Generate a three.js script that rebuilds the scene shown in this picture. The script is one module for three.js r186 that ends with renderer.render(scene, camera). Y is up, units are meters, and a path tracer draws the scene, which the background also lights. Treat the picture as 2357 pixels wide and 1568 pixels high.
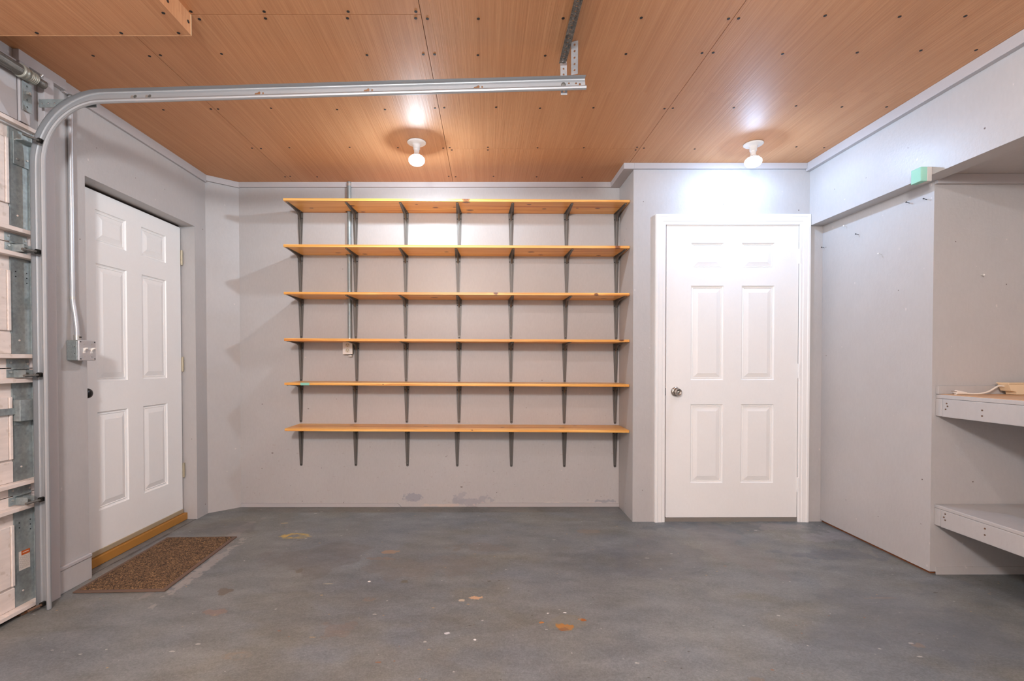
import * as THREE from 'three';
import { RoundedBoxGeometry } from 'three/addons/geometries/RoundedBoxGeometry.js';
import { mergeGeometries } from 'three/addons/utils/BufferGeometryUtils.js';

// ------------------------------------------------------------------ camera, light, exposure
const scene = new THREE.Scene();
scene.background = new THREE.Color(0, 0, 0);
const FPX = 1102, IW = 2357, IH = 1568;
const camera = new THREE.PerspectiveCamera(2 * Math.atan(IH / 2 / FPX) * 180 / Math.PI, IW / IH, 0.05, 50);
camera.position.set(0, 1.1203, 0);
camera.rotation.order = 'YXZ';
camera.rotation.set(-0.8133 * Math.PI / 180, -0.1077 * Math.PI / 180, -0.0552 * Math.PI / 180);
camera.setViewOffset(IW, IH, IW / 2 - 1123.0, IH / 2 - 847.0, IW, IH);
const renderer = new THREE.WebGLRenderer({ antialias: true });
renderer.toneMapping = THREE.LinearToneMapping;
renderer.toneMappingExposure = 1.97;
renderer.shadowMap.enabled = true;
renderer.shadowMap.type = THREE.PCFSoftShadowMap;
// bare bulbs on the ceiling: x, depth, candela, colour (two in view, the others of the same grid behind and above the camera)
const LAMPS = [
  [-0.435, 2.99, 1.7, 0xdcefff, 'white bare bulb ceiling lamp above the wooden wall shelves'],
  [1.669, 3.014, 1.05, 0xaed3ff, 'white bare bulb ceiling lamp above the closed white interior door'],
  [1.12, 1.17, 1.2, 0xf8faff, 'white bare bulb ceiling lamp over the near floor, above the view'],
];

const REAR = 11.2; // candela of the globe lamp behind the camera

// ------------------------------------------------------------------ measures (metres; depth = -z)
const HC = 2.479, ZB = 3.667, ZD = 3.317, XA = 1.012, XP = 2.321, ZP = 2.491, XH = 2.229, HB = 2.052, XW = -2.058, ZN = -1.9;

// ------------------------------------------------------------------ helpers
const taken = {};
function numbered(n) { const k = taken[n] || 0; taken[n] = k + 1; return k ? n + '_' + String(k).padStart(3, '0') : n; }
function mesh(name, geo, mat, parent) {
  const m = new THREE.Mesh(geo, mat); m.castShadow = m.receiveShadow = true;
  if (parent) { m.name = name; parent.add(m); } else { m.name = numbered(name); scene.add(m); }
  return m;
}
function group(name, pos = [0, 0, 0]) { const g = new THREE.Group(); g.name = numbered(name); g.position.set(...pos); scene.add(g); return g; }
function tag(o, label, category, grp) { o.userData.label = label; o.userData.category = category; if (grp) o.userData.group = grp; return o; }
function struct(o, label) { o.userData.kind = 'structure'; if (label) { o.userData.label = label; } return o; }
// planar texture coordinates in metres, by the way each face points
function metreUV(g) {
  if (g.index) g = g.toNonIndexed();
  const p = g.attributes.position, n = p.count, uv = new Float32Array(n * 2);
  const a = new THREE.Vector3(), b = new THREE.Vector3(), c = new THREE.Vector3();
  for (let i = 0; i < n; i += 3) {
    a.fromBufferAttribute(p, i); b.fromBufferAttribute(p, i + 1); c.fromBufferAttribute(p, i + 2);
    const q = b.clone().sub(a).cross(c.clone().sub(a)), x = Math.abs(q.x), y = Math.abs(q.y), z = Math.abs(q.z);
    [a, b, c].forEach((v, k) => {
      const [s, t] = x >= y && x >= z ? [-v.z, v.y] : y >= z ? [v.x, -v.z] : [v.x, v.y];
      uv[(i + k) * 2] = s; uv[(i + k) * 2 + 1] = t;
    });
  }
  g.setAttribute('uv', new THREE.BufferAttribute(uv, 2));
  return g;
}
// a box between x0..x1, y0..y1 and the depths d0..d1 (d0 nearer the camera); r rounds its edges
function bx(x0, x1, y0, y1, d0, d1, r = 0) {
  const w = x1 - x0, h = y1 - y0, d = d1 - d0;
  const g = r ? new RoundedBoxGeometry(w, h, d, 1, r) : new THREE.BoxGeometry(w, h, d);
  g.translate((x0 + x1) / 2, (y0 + y1) / 2, -(d0 + d1) / 2);
  return metreUV(g);
}
function cyl(r0, r1, h, seg = 16) { return new THREE.CylinderGeometry(r0, r1, h, seg); }
// cylinder between two points
function rod(a, b, r, seg = 12, r2 = r) {
  const A = new THREE.Vector3(...a), B = new THREE.Vector3(...b), v = B.clone().sub(A);
  const g = new THREE.CylinderGeometry(r2, r, v.length(), seg);
  g.applyQuaternion(new THREE.Quaternion().setFromUnitVectors(new THREE.Vector3(0, 1, 0), v.clone().normalize()));
  g.translate((A.x + B.x) / 2, (A.y + B.y) / 2, (A.z + B.z) / 2);
  return g;
}
function merge(list) {
  const l = list.map((g) => { const q = g.index ? g.toNonIndexed() : g; for (const k of Object.keys(q.attributes)) if (!['position', 'normal', 'uv'].includes(k)) q.deleteAttribute(k); return q; });
  return mergeGeometries(l);
}
function rng(seed) { let s = seed >>> 0; return () => { s = (s + 0x6d2b79f5) | 0; let t = Math.imul(s ^ (s >>> 15), 1 | s); t = (t + Math.imul(t ^ (t >>> 7), 61 | t)) ^ t; return ((t ^ (t >>> 14)) >>> 0) / 4294967296; }; }
function hash(x, y, s) { let h = Math.imul(x, 374761393) + Math.imul(y, 668265263) + Math.imul(s, 1274126177); h = Math.imul(h ^ (h >>> 13), 1274126177); return ((h ^ (h >>> 16)) >>> 0) / 4294967296; }
function vnoise(x, y, s, wx = 0, wy = 0) {
  const ix = Math.floor(x), iy = Math.floor(y); let fx = x - ix, fy = y - iy; fx = fx * fx * (3 - 2 * fx); fy = fy * fy * (3 - 2 * fy);
  const X = (k) => (wx ? ((k % wx) + wx) % wx : k), Y = (k) => (wy ? ((k % wy) + wy) % wy : k);
  const a = hash(X(ix), Y(iy), s), b = hash(X(ix + 1), Y(iy), s), c = hash(X(ix), Y(iy + 1), s), d = hash(X(ix + 1), Y(iy + 1), s);
  return a + (b - a) * fx + (c - a) * fy + (a - b - c + d) * fx * fy;
}
function fbm(x, y, s, o = 4) { let v = 0, a = 0.5, t = 0; for (let i = 0; i < o; i++) { v += a * vnoise(x, y, s + i * 17); t += a; a *= 0.5; x *= 2.03; y *= 2.03; } return v / t; }
const sstep = (a, b, x) => { const t = Math.min(1, Math.max(0, (x - a) / (b - a))); return t * t * (3 - 2 * t); };
// texture from a function of (u, v) giving sRGB 0..255
function tex(w, h, fn, srgb = true) {
  const d = new Uint8Array(w * h * 4); let o = 0;
  for (let y = 0; y < h; y++) for (let x = 0; x < w; x++) {
    const c = fn((x + 0.5) / w, (y + 0.5) / h, x, y);
    d[o++] = Math.max(0, Math.min(255, c[0])); d[o++] = Math.max(0, Math.min(255, c[1])); d[o++] = Math.max(0, Math.min(255, c[2])); d[o++] = 255;
  }
  const t = new THREE.DataTexture(d, w, h); t.magFilter = THREE.LinearFilter; t.minFilter = THREE.LinearMipmapLinearFilter; t.generateMipmaps = true;
  t.wrapS = t.wrapT = THREE.RepeatWrapping; if (srgb) t.colorSpace = THREE.SRGBColorSpace; t.needsUpdate = true; return t;
}
const std = (o) => new THREE.MeshStandardMaterial(o);

// ------------------------------------------------------------------ materials
// grey-lilac wall paint, brushed on board: faint mottling and specks (one tile = 2 m)
const speckR = rng(5), specks = []; for (let i = 0; i < 46; i++) specks.push([speckR(), speckR(), 0.0008 + 0.0016 * speckR(), speckR()]);
const paintTex = (base, amp, withSpecks) => tex(1024, 1024, (u, v) => {
  let n = (vnoise(u * 6, v * 6, 3, 6, 6) - 0.5) * 0.5 + (vnoise(u * 22, v * 22, 4, 22, 22) - 0.5) * 0.3 + (vnoise(u * 260, v * 90, 8, 260, 90) - 0.5) * 0.35;
  let c = base.map((b) => b + n * amp);
  if (withSpecks) for (const [x, y, r, t] of specks) { const dx = (u - x), dy = (v - y) * (0.4 + t); if (dx * dx + dy * dy < r * r) c = t > 0.5 ? [98, 84, 76] : [208, 200, 196]; }
  return c;
});
const paintBump = tex(512, 512, (u, v) => { const n = 128 + (vnoise(u * 90, v * 90, 21, 90, 90) - 0.5) * 70 + (vnoise(u * 220, v * 160, 22, 220, 160) - 0.5) * 90; return [n, n, n]; }, false);
const rep = (t, s) => { const c = t.clone(); c.repeat.set(s, s); c.needsUpdate = true; return c; };
const WALLC = [187, 183, 181];
const wallTex = paintTex(WALLC, 9, true), bumpHalf = rep(paintBump, 1);
const M = {};
M.wall = std({ map: rep(wallTex, 0.5), roughness: 0.42, bumpMap: bumpHalf, bumpScale: 0.0006 });
M.trim = std({ color: 0xbab5b5, roughness: 0.42, bumpMap: bumpHalf, bumpScale: 0.0005 });
M.white = std({ map: rep(paintTex([246, 244, 241], 4, false), 0.7), roughness: 0.38, bumpMap: bumpHalf, bumpScale: 0.0003 });
M.galv = std({ map: rep(tex(512, 512, (u, v) => { const n = fbm(u * 40, v * 40, 31, 3), m = vnoise(u * 8, v * 8, 32, 8, 8); const b = 158 + 34 * (n - 0.5) + 22 * (m - 0.5); return [b * 0.95, b * 1.0, b * 1.0]; }), 2.2), roughness: 0.45, metalness: 0.45 });
M.zinc = std({ map: rep(tex(512, 512, (u, v) => { const n = fbm(u * 24, v * 24, 36, 4); const b = 198 + 22 * (n - 0.5); return [b, b, b * 1.01]; }), 3), roughness: 0.4, metalness: 0.5 });
M.oldzinc = std({ map: rep(tex(512, 512, (u, v) => { const n = fbm(u * 30, v * 30, 41, 4), m = fbm(u * 90, v * 90, 43, 2); const b = 118 + 120 * (n - 0.5) + 60 * (m - 0.5); return [b, b * 0.97, b * 0.92]; }), 4), roughness: 0.55, metalness: 0.6 });
M.steel = std({ color: 0x6f6a65, roughness: 0.45, metalness: 0.55 });
M.nickel = std({ color: 0xb9b0a6, roughness: 0.24, metalness: 1 });
M.black = std({ color: 0x14120f, roughness: 0.35 });
M.screw = std({ color: 0x1e1916, roughness: 0.6 });
M.bright = std({ color: 0xc8c6c0, roughness: 0.35, metalness: 0.8 });
M.rust = std({ map: rep(tex(256, 256, (u, v) => { const n = fbm(u * 24, v * 24, 51, 4); return n > 0.5 ? [128, 84, 52] : [96, 88, 80]; }), 8), roughness: 0.75, metalness: 0.2 });
M.cream = std({ map: rep(tex(512, 512, (u, v) => { const n = fbm(u * 10, v * 60, 61, 4), m = fbm(u * 26, v * 26, 62, 3); const k = sstep(0.66, 0.8, m) * 14; return [226 + 20 * (n - 0.5) - k, 212 + 20 * (n - 0.5) - k * 1.15, 203 + 20 * (n - 0.5) - k * 1.4]; }), 1.4), roughness: 0.55 });
M.darkgap = std({ color: 0x2a2422, roughness: 0.9 });
M.almond = std({ color: 0xe2c9a6, roughness: 0.45 });
M.cord = std({ color: 0xeadfd2, roughness: 0.45 });
M.plastic = std({ color: 0xece7e0, roughness: 0.35 });

// ------------------------------------------------------------------ floor: grey painted concrete, worn, with spots of paint and rust
const blobs = [ // x, depth, radius x, radius depth, colour, strength, raggedness, ring
  [-1.236, 3.06, 0.105, 0.05, [214, 170, 78], 0.95, 0.6, 1], [-0.578, 2.80, 0.055, 0.03, [158, 128, 104], 0.8, 0.5, 0], [-0.60, 2.70, 0.09, 0.02, [134, 108, 92], 0.6, 0.8, 0],
  [0.325, 2.0, 0.035, 0.026, [196, 118, 40], 1, 0.55, 0], [0.318, 1.985, 0.022, 0.012, [150, 80, 34], 0.9, 0.5, 0], [0.35, 2.03, 0.10, 0.06, [128, 122, 106], 0.5, 0.6, 0], [0.411, 2.056, 0.016, 0.012, [168, 96, 44], 0.95, 0.6, 0], [0.232, 2.035, 0.010, 0.007, [196, 120, 52], 0.9, 0.5, 0],
  [-0.119, 2.227, 0.016, 0.012, [196, 178, 154], 0.9, 0.3, 0], [-0.06, 2.25, 0.028, 0.014, [206, 164, 128], 0.9, 0.9, 0], [-0.60, 2.42, 0.008, 0.008, [236, 232, 226], 1, 0.3, 0],
  [-0.80, 2.396, 0.028, 0.004, [182, 168, 144], 0.95, 0.15, 0], [-0.953, 1.807, 0.055, 0.028, [138, 124, 108], 0.7, 0.5, 1], [-1.205, 2.123, 0.06, 0.03, [142, 110, 96], 0.5, 0.8, 0],
  [0.656, 3.13, 0.10, 0.04, [136, 118, 104], 0.6, 0.6, 0], [-1.40, 3.3, 0.03, 0.012, [176, 152, 120], 0.8, 0.6, 0], [-0.555, 2.237, 0.03, 0.02, [140, 114, 96], 0.5, 0.7, 1],
  [-0.05, 1.909, 0.006, 0.006, [238, 236, 232], 1, 0.3, 0], [-0.165, 1.955, 0.012, 0.008, [214, 212, 214], 0.9, 0.5, 0], [0.345, 2.115, 0.008, 0.006, [238, 236, 232], 1, 0.4, 0], [0.27, 2.11, 0.006, 0.005, [226, 224, 222], 0.9, 0.4, 0],
  [-1.0, 2.55, 0.02, 0.03, [98, 86, 70], 0.5, 0.6, 0], [-1.28, 2.32, 0.035, 0.04, [96, 80, 66], 0.55, 0.7, 0], [-0.42, 2.42, 0.02, 0.02, [98, 88, 70], 0.6, 0.6, 0], [0.0, 2.85, 0.18, 0.07, [116, 106, 98], 0.5, 0.8, 0],
  [-0.62, 1.98, 0.09, 0.07, [126, 110, 100], 0.5, 0.9, 0], [-0.3, 2.6, 0.3, 0.14, [112, 104, 98], 0.4, 0.9, 0], [-0.9, 2.75, 0.35, 0.2, [98, 92, 88], 0.4, 0.8, 0],
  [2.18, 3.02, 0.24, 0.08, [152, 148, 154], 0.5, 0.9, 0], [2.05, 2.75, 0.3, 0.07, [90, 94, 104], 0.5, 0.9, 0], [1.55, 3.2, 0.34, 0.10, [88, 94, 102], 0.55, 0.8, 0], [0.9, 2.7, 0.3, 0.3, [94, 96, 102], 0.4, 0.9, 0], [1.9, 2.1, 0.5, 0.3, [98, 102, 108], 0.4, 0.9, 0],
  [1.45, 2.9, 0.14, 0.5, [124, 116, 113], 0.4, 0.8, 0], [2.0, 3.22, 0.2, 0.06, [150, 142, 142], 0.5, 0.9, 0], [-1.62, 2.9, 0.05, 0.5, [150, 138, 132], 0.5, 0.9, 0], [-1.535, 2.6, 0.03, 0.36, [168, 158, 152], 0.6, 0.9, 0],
  [-1.75, 3.2, 0.2, 0.12, [98, 96, 98], 0.5, 0.7, 0], [1.7, 1.86, 0.025, 0.02, [140, 120, 106], 0.6, 0.7, 0], [0.95, 1.66, 0.03, 0.02, [118, 106, 92], 0.6, 0.6, 0], [1.86, 2.24, 0.07, 0.012, [146, 128, 116], 0.5, 0.8, 0],
];
const fr = rng(77);
for (let i = 0; i < 900; i++) { // small flecks of paint, grit and rust
  const t = fr(), x = -2.1 + 4.9 * fr(), d = 1.4 + 2.2 * Math.pow(fr(), 1.2), s = 0.0011 + 0.0045 * Math.pow(fr(), 4);
  blobs.push([x, d, s * (1 + 2.5 * fr() * fr()), s, t < 0.5 ? [196, 190, 184] : t < 0.72 ? [178, 148, 112] : t < 0.86 ? [74, 66, 58] : [150, 92, 62], 0.75, 0.5, 0]);
}
const scratches = [[-2.1, 1.83, -0.75, 2.33, 0.5], [-1.3, 1.95, -0.4, 2.18, 0.4], [-0.9, 1.72, -0.25, 2.0, 0.35], [-1.4, 1.62, -0.7, 1.78, 0.35], [0.62, 3.08, 0.92, 2.55, 0.35], [1.33, 2.3, 1.2, 2.05, 0.3], [1.05, 2.52, 1.17, 2.56, 0.8], [1.08, 2.4, 1.12, 2.26, 0.7], [-0.4, 2.95, 0.25, 3.02, 0.4], [0.55, 2.3, 0.7, 2.32, 0.4], [1.62, 1.72, 1.95, 1.75, 0.3], [0.15, 2.0, -0.05, 2.2, 0.25], [-0.15, 1.96, 0.25, 2.06, 0.3]];
function rasterFloor(x0, x1, d0, d1, w, h) {
  const buf = new Float32Array(w * h * 3), px = (x1 - x0) / w, pd = (d1 - d0) / h;
  for (let j = 0; j < h; j++) for (let i = 0; i < w; i++) {
    const x = x0 + (i + 0.5) * px, d = d0 + (j + 0.5) * pd;
    const a = fbm(x * 1.7 + 9, d * 2.2, 101, 4), b = fbm(x * 7, d * 16, 105, 4), c = vnoise(x * 260, d * 260, 109), e = vnoise(x * 90, d * 150, 111), f = fbm(x * 3.1, d * 3.3, 131, 3);
    let k = 116 + 16 * (a - 0.5) + 26 * (b - 0.5) + 17 * (c - 0.5) + 9 * (e - 0.5);
    const warm = (f - 0.52) * 22, br = sstep(0.55, 0.72, fbm(x * 2.3 + 4, d * 4.1, 141, 4)) * 7;
    if (c > 0.985 && e > 0.6) k += 34;
    const o = (j * w + i) * 3; buf[o] = k + warm * 0.5 + 1; buf[o + 1] = k + 3 + warm * 0.15 - br * 0.35; buf[o + 2] = k + 2 - warm * 0.5 - br;
  }
  const put = (i, j, col, al) => { if (i < 0 || j < 0 || i >= w || j >= h) return; const o = (j * w + i) * 3; for (let q = 0; q < 3; q++) buf[o + q] += (col[q] - buf[o + q]) * al; };
  for (const [X, D, rx, rd, col, st, rag, ring] of blobs) {
    const m = 1.7; if (X + rx * m < x0 || X - rx * m > x1) continue;
    const seed = Math.round(1000 * (X + D + 9));
    for (let j = Math.floor((D - rd * m - d0) / pd); j <= (D + rd * m - d0) / pd; j++) for (let i = Math.floor((X - rx * m - x0) / px); i <= (X + rx * m - x0) / px; i++) {
      const x = x0 + (i + 0.5) * px, d = d0 + (j + 0.5) * pd, u = (x - X) / rx, v = (d - D) / rd;
      const sc = Math.min(rx, rd); const n = fbm(x / sc * 1.1 + seed, d / sc * 1.1, 7, 4);
      let r = Math.hypot(u, v) + (n - 0.5) * 2.4 * rag;
      let al = 1 - sstep(0.8, 1.05, r);
      if (ring) al *= sstep(0.35, 0.7, Math.hypot(u, v) + (fbm(x / sc * 2, d / sc * 2 + seed, 9, 2) - 0.5) * 1.1) * (0.35 + 0.65 * sstep(0.3, 0.6, n));
      if (rx > 0.06) al *= 0.35 + 0.9 * fbm(x * 30, d * 70, seed, 3);
      if (al > 0.01) put(i, j, col, Math.min(1, al * st));
    }
  }
  for (const [xa, da, xb, db, st] of scratches) {
    const n = Math.ceil(Math.hypot(xb - xa, db - da) / px * 1.5);
    for (let q = 0; q <= n; q++) { const t = q / n, x = xa + (xb - xa) * t, d = da + (db - da) * t + 0.006 * Math.sin(t * 7 + xa); const al = st * (0.2 + 0.8 * fbm(t * 25, xa, 13, 3)); put(Math.round((x - x0) / px), Math.round((d - d0) / pd), [178, 172, 168], al); }
  }
  for (const [xa, da, xb, db, wd] of [[-2.075, 2.45, -2.068, 3.4, 0.004], [-2.062, 2.7, -2.06, 3.1, 0.002]]) {
    const n = Math.ceil((db - da) / pd * 2);
    for (let q = 0; q <= n; q++) { const t = q / n, d = da + (db - da) * t, x = xa + (xb - xa) * t + 0.004 * (fbm(d * 14, 2, 19, 3) - 0.5), hw = wd * (0.4 + 1.2 * vnoise(d * 30, 5, 23)); for (let i = Math.round((x - hw - x0) / px); i <= (x + hw - x0) / px; i++) put(i, Math.round((d - d0) / pd), [58, 54, 56], 0.5); }
  }
  const out = new Uint8Array(w * h * 4); for (let i = 0; i < w * h; i++) { for (let q = 0; q < 3; q++) out[i * 4 + q] = Math.max(0, Math.min(255, buf[i * 3 + q])); out[i * 4 + 3] = 255; }
  const t = new THREE.DataTexture(out, w, h); t.magFilter = THREE.LinearFilter; t.minFilter = THREE.LinearMipmapLinearFilter; t.generateMipmaps = true; t.colorSpace = THREE.SRGBColorSpace; t.wrapS = t.wrapT = THREE.MirroredRepeatWrapping; t.needsUpdate = true; return t;
}
const floorRough = tex(512, 512, (u, v) => { const n = fbm(u * 12, v * 12, 151, 4); const k = 118 + 70 * (n - 0.5); return [k, k, k]; }, false);
const floorBump = tex(512, 512, (u, v) => { const n = 128 + 110 * (vnoise(u * 200, v * 200, 161, 200, 200) - 0.5) + 70 * (vnoise(u * 50, v * 50, 162, 50, 50) - 0.5); return [n, n, n]; }, false);
const floor = struct(group('floor'), 'grey painted concrete garage floor with rust and paint spots');
{
  const piece = (x0, x1, d0, d1, t) => {
    const g = new THREE.BoxGeometry(x1 - x0, 0.1, d1 - d0); g.translate((x0 + x1) / 2, -0.05, -(d0 + d1) / 2);
    const p = g.attributes.position, uv = g.attributes.uv, uv1 = new Float32Array(p.count * 2);
    for (let i = 0; i < p.count; i++) { uv.setXY(i, (p.getX(i) - x0) / (x1 - x0), (-p.getZ(i) - d0) / (t[1] - t[0])); uv1[i * 2] = p.getX(i); uv1[i * 2 + 1] = p.getZ(i); }
    g.setAttribute('uv1', new THREE.BufferAttribute(uv1, 2));
    const b = rep(floorBump, 1.3); b.channel = 1; const r = rep(floorRough, 0.6); r.channel = 1;
    mesh('slab', g, std({ map: t[2], roughness: 1, roughnessMap: r, bumpMap: b, bumpScale: 0.0006 }), floor);
  };
  const tl = rasterFloor(-2.4, 0.4, 1.3, 3.9, 2048, 1900), tr = rasterFloor(0.4, 3.2, 1.3, 3.9, 2048, 1900);
  piece(-2.4, 0.4, 1.3, 3.9, [1.3, 3.9, tl]); piece(0.4, 3.2, 1.3, 3.9, [1.3, 3.9, tr]);
  piece(-2.4, 0.4, ZN - 0.2, 1.3, [1.3, 3.9, tl]); piece(0.4, 3.2, ZN - 0.2, 1.3, [1.3, 3.9, tr]);
}

// ------------------------------------------------------------------ ceiling: sheets of plywood, grain running away from the camera
const plyTex = (seed) => tex(1024, 1024, (u, v) => {
  const x = u * 1.22, z = v * 2.44, wob = 0.004 * Math.sin(z * 2.1 + seed);
  const a = vnoise((x + wob) * 420, z * 3, seed), b = vnoise((x + wob) * 150, z * 1.1, seed + 1), c = vnoise((x + wob) * 40, z * 0.6, seed + 2), d = vnoise((x + wob) * 800, z * 16, seed + 4), e = fbm(x * 3, z * 1.2, seed + 7, 3);
  const k = 0.42 * (a - 0.5) + 0.3 * (b - 0.5) + 0.22 * (c - 0.5) + 0.28 * (d - 0.5) + 0.3 * (e - 0.5), dark = d > 0.88 && a > 0.4 ? -12 : 0;
  return [211 + 26 * k + dark * 0.6, 153 + 30 * k + dark * 0.6, 107 + 29 * k + dark * 0.6];
});
const plyBump = tex(1024, 512, (u, v) => { const n = 128 + 130 * (vnoise(u * 512, v * 14, 201, 512, 14) - 0.5) + 60 * (vnoise(u * 170, v * 6, 202, 170, 6) - 0.5); return [n, n, n]; }, false);
const plyBump1 = plyBump.clone(); plyBump1.repeat.set(1 / 1.22, 1 / 2.44); plyBump1.needsUpdate = true;
const plyMats = [211, 223, 237].map((s) => { const t = plyTex(s); t.repeat.set(1 / 1.22, 1 / 2.44); return std({ map: t, roughness: 0.56, bumpMap: plyBump1, bumpScale: 0.0007 }); });
const ceiling = struct(group('ceiling'), 'orange-brown plywood sheet ceiling with black screws');
mesh('backing', bx(-2.3, 3.2, HC + 0.012, HC + 0.1, ZN - 0.15, ZB + 0.15), M.darkgap, ceiling);
{
  const sheets = [[-2.2, -1.466, 1.9, ZB + 0.1, 0], [-1.466, -0.257, 1.897, ZB + 0.1, 1], [-1.466, -0.257, ZN - 0.1, 1.897, 2], [-0.257, 0.978, 3.085, ZB + 0.1, 2], [-0.257, 0.978, 0.645, 3.085, 0], [-0.257, 0.978, ZN - 0.1, 0.645, 1], [0.978, 2.26, 1.0, ZD + 0.1, 1], [0.978, 2.26, ZN - 0.1, 1.0, 2], [-2.2, -1.466, ZN - 0.1, 1.9, 2]];
  const G = 0.0012;
  for (const [x0, x1, d0, d1, k] of sheets) mesh('plywood_sheet', bx(x0 + G, x1 - G, HC, HC + 0.012, d0 + G, d1 - G), plyMats[k], ceiling);
  // black screws: x, depth
  const S = [[-1.148, 1.88], [-1.14, 1.922], [-0.864, 1.88], [-0.876, 1.917], [-0.538, 1.88], [-0.551, 1.916], [-0.275, 1.88], [-0.281, 1.916], [-0.235, 1.919], [-0.033, 1.919], [0.303, 1.916], [0.612, 1.913], [0.96, 1.918], [0.999, 1.916], [1.332, 1.901], [1.63, 1.906], [1.887, 1.903], [-1.171, 2.136], [-0.531, 2.145], [-0.281, 2.139], [-0.231, 2.139], [-0.039, 2.145], [0.26, 2.148], [0.616, 2.136], [0.95, 2.13], [0.998, 2.127], [1.309, 2.135], [1.633, 2.126], [1.901, 2.112], [2.14, 2.109], [-1.5, 2.152], [-1.447, 2.146], [-1.748, 2.149], [-1.746, 2.608], [-1.485, 2.599], [-1.446, 2.599], [-1.157, 2.59], [-0.807, 2.604], [-0.549, 2.604], [-0.278, 2.59], [-0.228, 2.586], [0.05, 2.581], [0.286, 2.59], [0.572, 2.586], [0.957, 2.595], [1.0, 2.59], [1.326, 2.586], [1.648, 2.568], [1.9, 2.577], [2.14, 2.577], [-1.496, 3.072], [-1.441, 3.078], [-1.255, 3.066], [-0.87, 3.06], [-0.565, 3.066], [-0.278, 3.073], [-0.236, 3.066], [-0.225, 3.1], [0.007, 3.06], [0.007, 3.1], [0.323, 3.068], [0.618, 3.067], [0.955, 3.06], [0.958, 3.1], [1.003, 3.073], [1.333, 3.086], [1.965, 3.055], [2.15, 3.067], [-1.485, 3.547], [-1.444, 3.538], [-1.249, 3.547], [-0.28, 3.539], [-0.23, 3.547], [0.049, 3.539], [0.367, 3.548], [0.705, 3.556]];
  const sg = cyl(0.0062, 0.0062, 0.002, 8);
  for (const [x, d] of S) mesh('screw', sg, M.screw, ceiling).position.set(x, HC - 0.0005, -d);
}
// boxed-in drop of the ceiling above the garage door
{
  const g = struct(group('ceiling_drop'), 'boxed plywood drop in the ceiling above the garage door');
  mesh('bottom_sheet', bx(-2.05, -1.167, 2.399, 2.407, ZN, 1.9), plyMats[1], g);
  mesh('side_sheet', bx(-1.167, -1.159, 2.399, HC, ZN, 1.9), plyMats[0], g);
  mesh('raw_edge', bx(-2.05, -1.159, 2.3985, 2.4035, 1.9, 1.9012), std({ color: 0xd9b48a, roughness: 0.8 }), g);
  mesh('raw_edge', bx(-1.159, -1.1578, 2.3985, HC - 0.001, 1.895, 1.9), std({ color: 0xd9b48a, roughness: 0.8 }), g);
  mesh('end_sheet', bx(-2.05, -1.167, 2.407, HC, 1.892, 1.9), plyMats[2], g);
  const sg = cyl(0.0062, 0.0062, 0.002, 8), sv = sg.clone().rotateZ(Math.PI / 2);
  for (const [x, d] of [[-1.75, 1.884], [-1.422, 1.884], [-1.199, 1.884], [-1.186, 1.777]]) mesh('screw', sg, M.screw, g).position.set(x, 2.3985, -d);
  for (const [y, d] of [[2.44, 1.88], [2.43, 1.76]]) mesh('screw', sv, M.screw, g).position.set(-1.1585, y, -d);
}

// ------------------------------------------------------------------ walls
const backTex = (() => {
  const W = 2048, H = 1740, sx = 2.94 / W, sy = 2.479 / H, x0 = -1.9;
  const patches = [[-0.555, 0.075, 0.07, 0.03, [150, 150, 160], 0.7], [-0.12, 0.04, 0.14, 0.05, [158, 156, 163], 0.6], [-0.2, 0.07, 0.05, 0.05, [160, 158, 165], 0.5], [0.9, 0.04, 0.13, 0.016, [150, 150, 158], 0.7], [-0.3, 0.012, 0.16, 0.01, [206, 190, 180], 0.8], [-0.02, 0.015, 0.09, 0.016, [202, 188, 182], 0.7], [0.72, 0.027, 0.25, 0.007, [210, 200, 194], 0.7]];
  const r = rng(17), marks = []; for (let i = 0; i < 70; i++) marks.push([x0 + 2.9 * r(), 2.2 * r() * r(), 0.0015 + 0.004 * r() * r(), r() < 0.6 ? [96, 84, 78] : [214, 200, 192], r()]);
  const t = tex(W, H, (u, v) => {
    const x = x0 + u * 2.94, y = v * 2.479; let n = (fbm(x * 3, y * 3, 71, 4) - 0.5) * 10 + (vnoise(x * 180, y * 60, 72) - 0.5) * 4;
    let c = WALLC.map((b) => b + n);
    if (y < 0.3) for (const [X, Y, rx, ry, col, st] of patches) { const d = Math.hypot((x - X) / rx, (y - Y) / ry) + (fbm(x * 28, y * 28, 73, 4) - 0.5) * 2.2; const a = (1 - sstep(0.75, 1.0, d)) * st; if (a > 0) c = c.map((q, k) => q + (col[k] - q) * a); }
    for (const [X, Y, s, col, q] of marks) { if (Math.abs(x - X) < 0.01 && Math.abs(y - Y) < 0.01) { const d = Math.hypot((x - X) * (0.4 + q), (y - Y)) / s; if (d < 1) c = c.map((z, k) => z + (col[k] - z) * 0.7); } }
    if (y < 0.5) { const m = fbm(x * 40, y * 90, 75, 3); if (m > 0.78) c = c.map((q, k) => q - [8, 12, 14][k] * sstep(0.78, 0.84, m)); }
    return c;
  });
  t.wrapS = t.wrapT = THREE.ClampToEdgeWrapping; return t;
})();
{
  const g = new THREE.PlaneGeometry(2.94, HC).translate(-1.9 + 1.47, HC / 2, -ZB);
  const w = struct(group('wall_back'), 'grey painted back wall behind the wooden shelves');
  mesh('core', bx(-2.3, 1.3, 0, HC + 0.02, ZB + 0.0005, ZB + 0.12), M.wall, w);
  mesh('painted_board', g.translate(0, 0, 0), std({ map: backTex, roughness: 0.4, bumpMap: bumpHalf, bumpScale: 0.0006 }), w);
}
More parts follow.
